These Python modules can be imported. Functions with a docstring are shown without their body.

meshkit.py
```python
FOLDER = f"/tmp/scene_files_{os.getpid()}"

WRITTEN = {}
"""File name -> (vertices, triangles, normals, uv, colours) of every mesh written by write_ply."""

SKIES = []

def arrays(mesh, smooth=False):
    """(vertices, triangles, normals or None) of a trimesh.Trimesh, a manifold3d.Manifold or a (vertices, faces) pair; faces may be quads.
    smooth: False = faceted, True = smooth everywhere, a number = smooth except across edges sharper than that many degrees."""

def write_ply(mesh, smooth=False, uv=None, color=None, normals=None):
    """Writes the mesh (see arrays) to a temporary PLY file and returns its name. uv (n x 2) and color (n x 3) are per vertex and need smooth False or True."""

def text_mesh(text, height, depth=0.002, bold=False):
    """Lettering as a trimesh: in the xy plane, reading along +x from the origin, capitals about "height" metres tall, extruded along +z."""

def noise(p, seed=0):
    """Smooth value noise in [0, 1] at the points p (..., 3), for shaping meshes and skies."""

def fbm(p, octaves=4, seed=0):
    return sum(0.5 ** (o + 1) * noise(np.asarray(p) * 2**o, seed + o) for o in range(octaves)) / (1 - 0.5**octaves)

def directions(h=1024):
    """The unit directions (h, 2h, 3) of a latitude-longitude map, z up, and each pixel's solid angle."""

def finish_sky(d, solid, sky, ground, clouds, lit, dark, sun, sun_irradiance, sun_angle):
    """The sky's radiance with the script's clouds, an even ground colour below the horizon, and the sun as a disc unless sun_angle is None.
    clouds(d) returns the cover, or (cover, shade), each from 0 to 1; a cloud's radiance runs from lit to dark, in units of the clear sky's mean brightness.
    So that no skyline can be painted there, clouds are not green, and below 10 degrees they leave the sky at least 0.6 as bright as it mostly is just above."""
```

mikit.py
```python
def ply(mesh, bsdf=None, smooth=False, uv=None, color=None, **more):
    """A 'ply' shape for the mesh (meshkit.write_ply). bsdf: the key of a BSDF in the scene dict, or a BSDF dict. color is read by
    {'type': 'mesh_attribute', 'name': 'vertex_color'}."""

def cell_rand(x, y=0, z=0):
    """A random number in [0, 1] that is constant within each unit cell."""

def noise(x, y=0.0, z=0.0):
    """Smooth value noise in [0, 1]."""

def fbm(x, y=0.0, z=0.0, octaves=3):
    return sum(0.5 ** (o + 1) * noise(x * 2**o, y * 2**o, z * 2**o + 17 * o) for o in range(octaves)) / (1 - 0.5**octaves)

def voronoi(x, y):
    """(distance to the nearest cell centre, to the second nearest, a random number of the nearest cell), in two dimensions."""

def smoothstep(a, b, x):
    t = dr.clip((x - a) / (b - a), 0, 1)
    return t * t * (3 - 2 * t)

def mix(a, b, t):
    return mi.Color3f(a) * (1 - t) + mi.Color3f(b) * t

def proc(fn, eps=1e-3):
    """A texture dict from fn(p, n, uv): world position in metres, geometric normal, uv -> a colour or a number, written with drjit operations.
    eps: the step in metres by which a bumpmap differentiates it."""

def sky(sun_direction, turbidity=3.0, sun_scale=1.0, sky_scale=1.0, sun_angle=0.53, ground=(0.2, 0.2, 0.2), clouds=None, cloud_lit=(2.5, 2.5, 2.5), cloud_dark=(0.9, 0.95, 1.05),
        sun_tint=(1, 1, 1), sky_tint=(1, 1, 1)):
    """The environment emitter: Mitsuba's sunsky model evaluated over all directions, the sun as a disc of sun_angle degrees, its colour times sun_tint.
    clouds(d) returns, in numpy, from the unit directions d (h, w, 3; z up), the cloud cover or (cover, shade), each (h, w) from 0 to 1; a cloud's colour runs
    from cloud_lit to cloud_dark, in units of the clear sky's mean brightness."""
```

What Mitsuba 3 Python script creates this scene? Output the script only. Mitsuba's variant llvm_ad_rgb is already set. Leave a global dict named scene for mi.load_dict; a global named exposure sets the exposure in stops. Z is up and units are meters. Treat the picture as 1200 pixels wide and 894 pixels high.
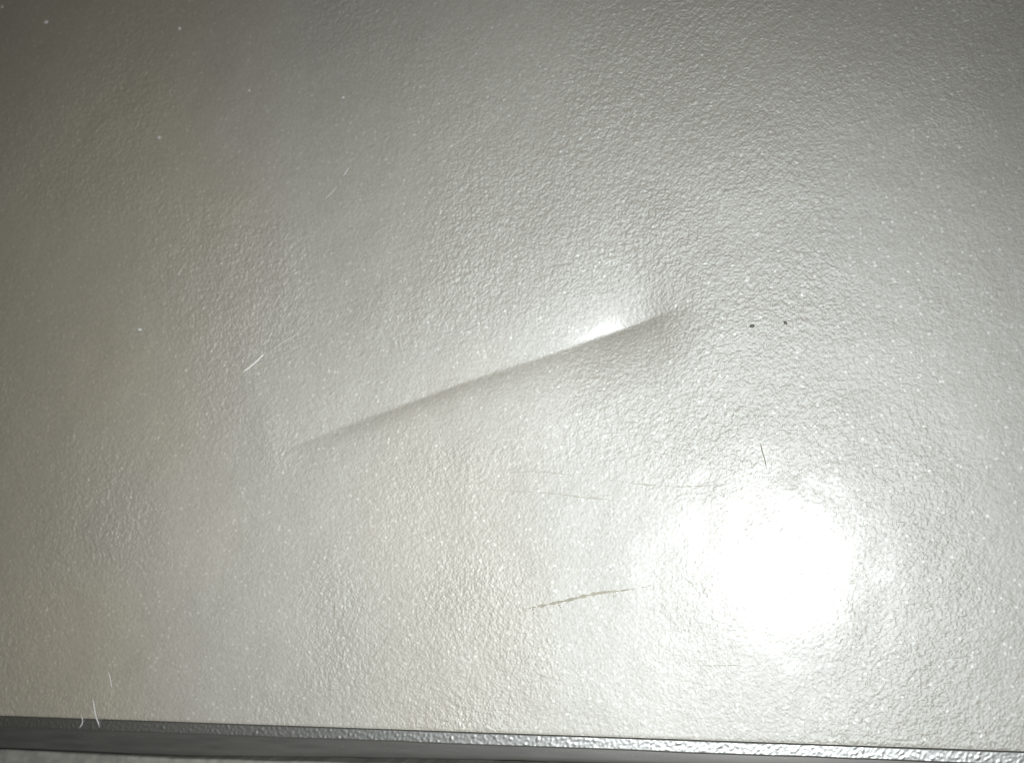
import math
import numpy as np, trimesh, drjit as dr, mitsuba as mi, mikit
from mikit import proc, noise, fbm, smoothstep, mix
from scipy.ndimage import map_coordinates, spline_filter
from scipy.interpolate import PchipInterpolator

MM = 1e-3
T = mi.ScalarTransform4f
scene, labels = {}, {}

# ------------------------------------------------------------------ camera, light, exposure
CAM = np.array([0.0, 0.0, 0.100])
FWD, UP = np.array([-0.21392383, 0.13110183, -0.96801286]), [0.0363432, 0.99133518, 0.12622888]
scene['camera'] = {'type': 'thinlens', 'fov': 51.28, 'fov_axis': 'x', 'near_clip': 0.005, 'far_clip': 10.0,
                   'aperture_radius': 0.0006, 'focus_distance': 0.095,
                   'to_world': T().look_at(origin=CAM.tolist(), target=(CAM + FWD).tolist(), up=UP)}
exposure = 0.0
# the flash of the camera: 10 mm beside the lens, aimed a little below the middle of the picture
FLASH = CAM + np.array([5.5, -8.2, 0.0]) * MM
scene['flash'] = {'type': 'spot', 'to_world': T().look_at(origin=FLASH.tolist(), target=[-0.02770, -0.00823, 0.0], up=UP),
                  'intensity': {'type': 'rgb', 'value': [0.0930, 0.0952, 0.0950]}, 'cutoff_angle': 57.0, 'beam_width': 12.0}

# ------------------------------------------------------------------ relief of the coating (heights in mm)
rng = np.random.default_rng(11)
N, CELL = 2048, 0.1


def field(wavelength, width=0.45):
    """A periodic random field of unit variance whose wavelengths (mm) cluster about the given one."""
    k = np.hypot(*np.meshgrid(np.fft.fftfreq(N, CELL), np.fft.fftfreq(N, CELL)))
    amp = np.exp(-0.5 * (np.log(np.maximum(k, 1e-6) * wavelength) / width) ** 2)
    z = np.fft.ifft2(np.fft.fft2(rng.standard_normal((N, N))) * amp).real
    return z / z.std()


g1, g2, g3, g4, g5 = field(0.80, 0.4), field(0.48, 0.35), field(0.31, 0.25), field(10.0), field(4.5)
peaks = np.log1p(np.exp(2.0 * (g1 + 0.8 * g2 - 0.15)))
cover = 0.35 + 0.65 * np.clip(0.5 + 0.45 * g4 + 0.25 * g5, 0, 1)     # the grain is not equally coarse everywhere
spots = np.clip(g2 + 0.7 * g3 - 2.75, 0, 1.5)                # a few hard proud grains
lumps = np.clip(g1 + 0.3 * g2 - 2.5, 0, 1.5)                # and a few low lumps
GRAIN = cover * (0.0013 * peaks + 0.0006 * g2) + 0.0003 * g3 + 0.002 * spots + 0.009 * lumps + 0.004 * g5 + 0.012 * g4
SPLINE = spline_filter(GRAIN, 3, mode='grid-wrap')
RIM = spline_filter(0.0034 * peaks + 0.0022 * g2 + 0.001 * g3, 3, mode='grid-wrap')          # the rim is coarser


def grain(x, y, relief=None):
    return map_coordinates(SPLINE if relief is None else relief, [np.asarray(y) / CELL, np.asarray(x) / CELL], order=3, mode='grid-wrap', prefilter=False)


# the crease: a dent with a sharp fold line (x, y in mm), steep on one side, shallow on the other
LINE = np.array([(-47.5, 7.1), (-45.51, 7.8), (-39.59, 9.71), (-33.35, 11.74), (-25.51, 14.17), (-18.71, 16.05), (-12.46, 18.0), (-8.79, 19.12), (-6.19, 19.95), (-4.6, 20.45)])
LINE_Y = PchipInterpolator(LINE[:, 0], LINE[:, 1])
TILT = math.atan2(LINE[-1, 1] - LINE[0, 1], LINE[-1, 0] - LINE[0, 0])
kx = [-47.0, -45.0, -40.0, -33.0, -25.0, -19.0, -14.0, -11.0, -9.0, -7.4, -5.8, -3.0]
DEPTH = PchipInterpolator(kx, [0.0, 0.12, 0.30, 0.42, 0.46, 0.58, 0.95, 1.14, 1.00, 0.62, 0.27, 0.0])
W_UP = PchipInterpolator(kx, [9.0, 9.0, 10.0, 10.0, 8.0, 5.4, 4.2, 4.1, 4.6, 5.0, 5.5, 6.0])
W_LOW = PchipInterpolator(kx, [1.1, 1.1, 1.05, 1.05, 1.3, 2.3, 3.0, 3.2, 3.4, 3.8, 4.4, 5.0])


def height(x, y):
    """Height in mm of the panel's face at (x, y) in mm."""
    xc = np.clip(x, kx[0], kx[-1])
    slope = (LINE_Y(np.clip(x, LINE[0, 0], LINE[-1, 0])) + (x - np.clip(x, LINE[0, 0], LINE[-1, 0])) * math.tan(TILT))
    t = (y - slope) * math.cos(TILT)                          # distance above the fold
    s = x + (y - slope) * math.sin(TILT) * math.cos(TILT)     # foot of the perpendicular
    sc = np.clip(s, kx[0], kx[-1])
    d, u, l = DEPTH(sc), W_UP(sc), W_LOW(sc)
    e = np.interp(sc, [-40, -14], [0.40, 0.10])               # the fold is blunter at its shallow end
    r = np.sqrt(t * t + e * e) - e
    h = -d * np.where(t > 0, np.exp(-r / u), np.exp(-r / l))
    for (px, py), q in zip(DENTS, DENT_SIZE):
        h = h + q[0] * np.exp(-((x - px) ** 2 + (y - py) ** 2) / q[1] ** 2)
    return h + grain(x, y)


DENTS = [(-4.0, 17.0), (-24.0, 62.0), (8.0, 39.0)]
DENT_SIZE = [(0.15, 5.5), (1.6, 24.0), (1.0, 17.0)]


def axis(lo, hi, step, more_lo, more_hi, grow=1.06):
    a = list(np.linspace(lo, hi, int(round((hi - lo) / step)) + 1))
    for sign, end in ((-1, lo - more_lo), (1, hi + more_hi)):
        d, p = step, a[0] if sign < 0 else a[-1]
        while (p - end) * sign < 0:
            d *= grow
            p += sign * d
            a.insert(0, p) if sign < 0 else a.append(p)
    return np.array(a)


def sheet(P):
    """A mesh from a grid of points (rows, columns, 3) in mm, facing up when rows run along y and columns along x."""
    r, c = P.shape[:2]
    i = np.arange(r * c).reshape(r, c)
    f = np.stack([i[:-1, :-1], i[:-1, 1:], i[1:, 1:], i[1:, :-1]], -1).reshape(-1, 4)
    return P.reshape(-1, 3) * MM, f


# ------------------------------------------------------------------ materials
def paint_color(p, n, uv):
    a = fbm(p.x * 55 + 3, p.y * 55 + 7, 0, 3)
    b = fbm(p.x * 5000, p.y * 5000, 5, 2)
    return mi.Color3f(0.238, 0.214, 0.170) * (0.88 + 0.16 * a + 0.18 * (b - 0.5))


def flake_color(p, n, uv):
    a, c = fbm(p.x * 55 + 3, p.y * 55 + 7, 0, 3), fbm(p.x * 60 + 40, p.y * 60, 9, 3) - 0.5
    b = fbm(p.x * 5600, p.y * 5600, 8, 2)
    old = smoothstep(-0.046, -0.074, p.x - 0.1 * p.y + 0.022 * c)                     # yellowed towards the left
    stain = smoothstep(0.012, 0.005, dr.sqrt(dr.square(p.x + 0.0275) + 0.35 * dr.square(p.y + 0.010)) + 0.018 * c)   # a handled spot
    tone = mix((0.382, 0.407, 0.413), (0.412, 0.388, 0.325), dr.maximum(old, 0.25 * stain))
    near, _, which = mikit.voronoi(p.x * 2600, p.y * 2600)
    big = smoothstep(0.91, 0.98, which) * smoothstep(0.50, 0.15, near)                          # single large bright flakes
    return dr.minimum(tone * (0.86 + 0.2 * a + 0.36 * (b - 0.5)) * (1 + 0.6 * big), 0.95)


def flake_relief(p, n, uv):
    """The uneven lie of the metal flakes under the clear coat, in metres."""
    x, y = p.x * 0.8 - p.y * 0.6, p.x * 0.6 + p.y * 0.8
    uneven = 0.45 + 1.15 * smoothstep(0.25, 0.75, fbm(p.x * 75 + 2, p.y * 75 + 8, 4, 2))
    return 1e-5 * uneven * (FLAKE_A * fbm(x * 2900, y * 2900, 0, 2) + FLAKE_B * noise(p.x * 6200, p.y * 6200, 3) + FLAKE_C * smoothstep(0.66, 0.95, noise(x * 3100 + 5, y * 3100, 7)))


FLAKE_A, FLAKE_B, FLAKE_C = 4.5, 2.7, 0.8


def sheen_rough(p, n, uv):
    return 0.185 + 0.025 * smoothstep(0.3, 0.7, fbm(p.x * 70 + 9, p.y * 110 + 2, 1, 4)) + 0.03 * (fbm(p.x * 700, p.y * 700, 2, 2) - 0.5)


scene['flake_plain'] = {'type': 'principled', 'base_color': proc(flake_color), 'metallic': 0.9, 'specular': 0.5, 'roughness': 0.66}
scene['coat_flake'] = {'type': 'bumpmap', 'relief': proc(flake_relief, 4e-5), 'scale': 1.0, 'b': {'type': 'ref', 'id': 'flake_plain'}}
scene['rim_flake'] = {'type': 'principled', 'base_color': {'type': 'rgb', 'value': [0.31, 0.325, 0.325]}, 'metallic': 1.0, 'specular': 0.5, 'roughness': 0.42}
scene['coat_gloss'] = {'type': 'principled', 'base_color': proc(paint_color), 'metallic': 0.0, 'specular': 0.23, 'roughness': proc(sheen_rough)}
scene['coating'] = {'type': 'blendbsdf', 'weight': 0.5, 'a': {'type': 'ref', 'id': 'coat_flake'}, 'b': {'type': 'ref', 'id': 'coat_gloss'}}
scene['rim_coating'] = {'type': 'blendbsdf', 'weight': 0.10, 'a': {'type': 'ref', 'id': 'rim_flake'}, 'b': {'type': 'ref', 'id': 'coat_gloss'}}


def strip_color(p, n, uv):
    return mi.Color3f(0.036, 0.0352, 0.032) * (0.75 + 0.5 * fbm(p.x * 300, p.y * 2500, 3, 3))


scene['dark_plastic'] = {'type': 'principled', 'base_color': proc(strip_color), 'roughness': 0.5, 'specular': 0.4}
scene['old_paint'] = {'type': 'principled', 'base_color': proc(lambda p, n, uv: mi.Color3f(0.14, 0.136, 0.122) * (0.7 + 0.6 * fbm(p.x * 1500, p.y * 1500, 3, 3))), 'roughness': 0.6, 'metallic': 0.2}
scene['black_void'] = {'type': 'principled', 'base_color': {'type': 'rgb', 'value': [0.012, 0.012, 0.012]}, 'roughness': 0.8}
scene['scuffed'] = {'type': 'principled', 'base_color': proc(lambda p, n, uv: mi.Color3f(0.18, 0.172, 0.14) * (0.7 + 0.6 * fbm(p.x * 2500, p.y * 2500, 1, 2))), 'roughness': 0.75, 'specular': 0.2}
scene['faint_scuff'] = {'type': 'principled', 'base_color': {'type': 'rgb', 'value': [0.235, 0.23, 0.205]}, 'roughness': 0.8, 'specular': 0.1}
scene['white_lint'] = {'type': 'principled', 'base_color': {'type': 'rgb', 'value': [0.5, 0.495, 0.48]}, 'roughness': 0.6, 'specular': 0.4}
scene['grey_lint'] = {'type': 'principled', 'base_color': {'type': 'rgb', 'value': [0.36, 0.355, 0.34]}, 'roughness': 0.7, 'specular': 0.2}
scene['dark_dirt'] = {'type': 'principled', 'base_color': {'type': 'rgb', 'value': [0.07, 0.064, 0.055]}, 'roughness': 0.7}
for k in ('coating', 'rim_coating', 'dark_plastic', 'old_paint', 'black_void', 'scuffed', 'faint_scuff', 'white_lint', 'grey_lint', 'dark_dirt'):
    scene[k + '_both'] = {'type': 'twosided', 'b': {'type': 'ref', 'id': k}}


def add(key, mesh, bsdf, label=None, category=None, group=None, kind=None, smooth=True):
    name, i = key, 0
    while name in scene:
        i += 1
        name = f'{key}_{i:03d}'
    scene[name] = mikit.ply(mesh, bsdf + '_both', smooth=smooth)
    d = {k: v for k, v in (('label', label), ('category', category), ('group', group), ('kind', kind)) if v}
    if d:
        labels[name] = d
    return name


# ------------------------------------------------------------------ the surface far below the gap
add('floor', sheet(np.stack([*np.meshgrid(np.linspace(-260, 220, 9), np.linspace(-240, 260, 9)), np.full((9, 9), -9.0)], -1)), 'black_void', kind='structure', smooth=False)

# ------------------------------------------------------------------ the panel
EDGE = -19.38
xs = axis(-84, 28, 0.1, 45, 45)
ys = axis(EDGE, 62, 0.1, 0, 50)
X, Y = np.meshgrid(xs, ys)
fade = np.clip((Y - EDGE) / 0.3, 0, 1) ** 0.5                 # the face rolls over into the groove at its rim
add('cover_panel__face', sheet(np.stack([X, Y, height(X, Y) - 0.05 * (1 - fade)], -1)), 'coating', label='matt textured grey face with a long creased dent')
labels['cover_panel'] = {'label': 'grey textured metal panel with a creased dent, scratches and a narrow sloping rim', 'category': 'panel'}

xe = axis(-84, 28, 0.1, 45, 45)
prof = [(0.0, -0.05, 1.0), (-0.04, -0.10, .6), (-0.09, -0.15, .4), (-0.16, -0.17, .5), (-0.21, -0.175, .7)]
prof += [(-0.21 - d, -0.175 - 0.05 * d, 1.0) for d in np.arange(0.1, 1.0, 0.09)]
prof += [(-1.16, -0.26, 1.0), (-1.22, -0.33, .8), (-1.26, -0.50, .6), (-1.27, -0.65, .5), (-1.27, -1.2, .3), (-1.25, -2.6, 0), (-1.2, -4.5, 0)]
prof = np.array(prof)[::-1]
PX, PY = np.meshgrid(xe, EDGE + prof[:, 0])
wob = prof[:, 2:3] * grain(PX, PY, RIM)
PZ = prof[:, 1:2] + 1.3 * wob
PY = PY + 0.02 * np.sin(PX * 0.31) * (prof[:, 0:1] < -0.1) + 0.8 * (grain(PX, PY * 0 + 40.0) - GRAIN.mean()) * (prof[:, 0:1] < -1.0)
PZ[-1] = height(PX[-1], PY[-1]) - 0.05
add('cover_panel__rim', sheet(np.stack([PX, PY, PZ], -1)), 'rim_coating', label='narrow sloping rim along the lower edge of the grey panel')


def ribbon(points, width, seed, lift=0.012, n=160):
    """A thin ragged gouge lying in the face: points in mm."""
    r = np.random.default_rng(seed)
    p = np.array(points, float)
    d = np.r_[0, np.cumsum(np.hypot(*np.diff(p, axis=0).T))]
    s = np.linspace(0, d[-1], n)
    cx, cy = PchipInterpolator(d, p[:, 0])(s), PchipInterpolator(d, p[:, 1])(s)
    nx, ny = -np.gradient(cy), np.gradient(cx)
    q = np.hypot(nx, ny)
    nx, ny = nx / q, ny / q
    w = np.convolve(r.standard_normal(n + 12), np.hanning(9) / 2, 'same')[6:-6]
    jog = np.convolve(r.standard_normal(n + 40), np.hanning(30) / 6, 'same')[20:-20] * 0.03
    half = width / 2 * np.clip(0.75 + 0.45 * w, 0.08, 1.6) * np.clip(np.minimum(s, d[-1] - s) / (0.22 * d[-1]), 0.05, 1)
    rows = []
    for a, z in ((1, 0.0), (0.5, 0.5), (0, 0.7), (-0.5, 0.5), (-1, 0.0)):
        x, y = cx + nx * (half * a + jog), cy + ny * (half * a + jog)
        rows.append(np.stack([x, y, height(x, y) - 0.008 + (lift + 0.012) * z], -1))
    return sheet(np.array(rows[::-1]))


def burr(at, ang, size, seed):
    x, y = at
    return ribbon([(x, y), (x + size * math.cos(ang), y + size * math.sin(ang))], 0.16, seed, n=24)


add('cover_panel__scratch', ribbon([(-21.2, -8.1), (-20.47, -7.93), (-17.38, -7.28), (-14.16, -6.56), (-10.98, -6.15), (-10.2, -6.0)], 0.50, 1), 'scuffed', label='short dark ragged scratch, the deepest one, left of the white glare')
add('cover_panel__scratch', ribbon([(-10.3, -6.02), (-9.6, -5.9), (-8.9, -5.74)], 0.16, 2), 'faint_scuff')
add('cover_panel__scratch', ribbon([(-25.2, 3.15), (-22.19, 3.02), (-18.87, 2.73), (-14.8, 2.27), (-11.0, 1.83)], 0.24, 3), 'faint_scuff', label='long faint near-horizontal scratch below the crease')
add('cover_panel__scratch', ribbon([(-23.1, 4.74), (-20.09, 4.77), (-16.4, 4.38)], 0.2, 4), 'faint_scuff')
add('cover_panel__scratch', ribbon([(-12.9, 3.95), (-9.18, 3.38), (-6.04, 3.18), (-2.4, 3.35)], 0.22, 5), 'faint_scuff')
add('cover_panel__scratch', ribbon([(-4.98, -12.93), (-1.21, -12.78)], 0.18, 6), 'faint_scuff')
add('cover_panel__scratch', ribbon([(-24.4, -3.92), (-22.6, -3.64)], 0.2, 7), 'faint_scuff')
for i, (p, a, q) in enumerate([((-12.7, -6.32), -1.4, 0.75), ((-17.9, -7.45), -1.0, 0.6), ((-20.3, -7.9), -1.45, 0.7), ((-16.7, -7.2), -2.4, 0.5)]):
    add('cover_panel__scratch_burr', burr(p, a, q, 20 + i), 'scuffed')

# ------------------------------------------------------------------ below the panel's edge
xr = axis(-84, 28, 0.25, 45, 45)
cross = [(-20.2, -1.75), (-20.5, -1.66), (-20.8, -1.62), (-21.3, -1.60), (-21.75, -1.60), (-22.05, -1.62), (-22.2, -1.70), (-22.28, -1.9), (-22.3, -3.0)]
cross = np.array(cross)[::-1]
RX, RY = np.meshgrid(xr, cross[:, 0])
taper = np.interp(RX, [-84, -75, -57, -39, -22, 40], [-0.75, -0.75, -0.78, -0.26, 0.10, 0.2])
RY = RY + taper * np.clip((-20.6 - RY) / 1.4, 0, 1) + 0.02 * (grain(RX * 0.4, RY) / 0.03 - 0.5)
RZ = cross[:, 1:2] + 0.35 * (grain(RX * 0.5, RY * 0.5) - GRAIN.mean()) * (cross[:, 1:2] > -2.5)
add('edge_strip', sheet(np.stack([RX, RY, RZ], -1)), 'dark_plastic', 'smooth dark grey strip under the panel\'s lower edge', 'strip')

low = [(-22.45, -4.0), (-22.43, -2.2), (-22.42, -1.75), (-22.46, -1.6), (-22.58, -1.52), (-22.8, -1.5)] + [(-23.0 - 0.15 * i, -1.5) for i in range(16)] + [(-26, -1.5), (-30, -1.5), (-40, -1.5), (-60, -1.5)]
low = np.array(low)[::-1]
LX, LY = np.meshgrid(xs[::2], low[:, 0])
w = grain(LX, LY) - GRAIN.mean()
LY = LY + np.interp(LX, [-84, -75, -57, -39, -22], [-0.70, -0.70, -0.82, -0.55, -0.2]) + (low[:, 0:1] > -22.9) * (1.6 * (grain(LX, LY * 0 + 70.0) - GRAIN.mean()))
add('lower_panel', sheet(np.stack([LX, LY, low[:, 1:2] + 0.5 * w], -1)), 'old_paint', 'dull warm grey panel showing at the bottom left under the dark strip', 'panel')


# ------------------------------------------------------------------ lint, dust and dirt lying on the panel
def surface(x, y):
    if y > EDGE:
        return float(height(np.array([x]), np.array([y]))[0])
    return float(np.interp(y, EDGE + prof[:, 0], prof[:, 1])) + 0.02


def fibre(points, radius, n=26, lift=0.03):
    p = np.array(points, float)
    d = np.r_[0, np.cumsum(np.hypot(*np.diff(p, axis=0).T))]
    s = np.linspace(0, d[-1], n)
    c = np.stack([PchipInterpolator(d, p[:, 0])(s), PchipInterpolator(d, p[:, 1])(s)], -1)
    z = np.array([surface(*q) for q in c])
    z = np.convolve(np.pad(np.maximum(z, np.convolve(np.pad(z, 2, 'edge'), np.ones(5) / 5, 'valid')), 2, 'edge'), np.ones(5) / 5, 'valid') + radius + lift
    c = np.c_[c, z]
    t = np.gradient(c, axis=0)
    t /= np.linalg.norm(t, axis=1, keepdims=True)
    a = np.cross(t, [0, 0, 1.0])
    a /= np.linalg.norm(a, axis=1, keepdims=True)
    b = np.cross(a, t)
    th = np.linspace(0, 2 * math.pi, 9)
    rad = radius * np.clip(np.minimum(s, d[-1] - s) / (0.15 * d[-1]), 0.25, 1)
    P = c[:, None] + rad[:, None, None] * (np.cos(th)[None, :, None] * a[:, None] + np.sin(th)[None, :, None] * b[:, None])
    return sheet(P)


for pts, r, mat, lab in [
    ([(-50.47, 15.47), (-49.54, 16.05), (-48.7, 16.73), (-47.87, 17.49)], 0.065, 'white_lint', 'bright white lint fibre left of the crease, slanting up to the right'),
    ([(-46.94, 17.89), (-45.83, 18.55), (-44.72, 19.12), (-43.8, 20.22)], 0.04, 'grey_lint', 'thin faint lint fibre just beyond the upper tip of the bright slanting one'),
    ([(-65.99, -17.29), (-65.73, -18.55), (-65.27, -20.21)], 0.06, 'grey_lint', 'long white lint fibre over the panel\'s lower rim at the lower left'),
    ([(-64.36, -14.72), (-64.13, -15.47), (-63.9, -16.31)], 0.045, 'grey_lint', 'short pale lint fibre just above the one that hangs over the edge'),
    ([(-67.17, -19.09), (-67.23, -19.77), (-67.59, -20.37)], 0.045, 'grey_lint', 'tiny curved lint fibre on the lower rim, left of the long white fibre'),
    ([(-39.57, 35.38), (-38.93, 36.24)], 0.06, 'grey_lint', 'short white lint fibre high on the panel, left of the middle'),
    ([(-41.6, 33.17), (-40.95, 33.67), (-40.3, 34.35)], 0.04, 'grey_lint', 'faint lint fibre just below the short white one high on the panel'),
    ([(1.1, 7.03), (1.22, 6.32), (1.42, 5.54), (1.54, 4.76)], 0.055, 'scuffed', 'thin dark hair just above the white glare'),
]:
    add('hair' if lab.startswith('thin dark') else 'lint_fibre', fibre(pts, r), mat, lab, 'hair' if lab.startswith('thin dark') else 'fibre', None if lab.startswith('thin dark') else 'lint fibres on the panel')


def speck(x, y, r, seed):
    m = trimesh.creation.icosphere(3, 1.0)
    v = np.array(m.vertices)
    q = np.random.default_rng(seed).standard_normal((5, 3)) * 1.6
    v *= (1 + 0.16 * np.sin(v @ q.T + np.arange(5)).sum(1))[:, None] * r
    v *= [1.0, 0.8, 0.6]
    return trimesh.Trimesh((v + [x, y, surface(x, y) + 0.35 * r]) * MM, m.faces, process=False)


for i, (x, y, r, lab) in enumerate([
    (-75.48, 56.28, 0.26, 'bright white dust speck near the panel\'s top left corner'),
    (-81.38, 58.91, 0.22, 'white dust speck in the very corner at the top left'),
    (-60.78, 41.47, 0.20, 'small round white dust speck alone on the dark upper left of the panel'),
    (-62.26, 20.57, 0.28, 'white dust speck at the left, at the height of the crease tip'),
    (-58.78, 53.59, 0.20, 'pale dust speck near the top edge, left of the middle'),
    (-39.59, 43.75, 0.20, 'white dust speck above the short lint fibre high on the panel'),
    (-50.3, 45.64, 0.15, 'tiny white dust speck between the pale one at the top and the short lint fibre'),
]):
    add('dust_speck', speck(x, y, 0.78 * r, 50 + i), 'grey_lint', lab, 'dust speck', 'white dust specks on the panel')
add('dirt_speck', speck(0.73, 17.82, 0.21, 71), 'dark_dirt', 'small dark dirt speck right of the crease, the darker left one of two', 'dirt speck', 'dark dirt specks')
add('dirt_speck', speck(3.81, 17.99, 0.16, 72), 'dark_dirt', 'small brownish dirt speck right of the crease, the fainter right one of two', 'dirt speck', 'dark dirt specks')
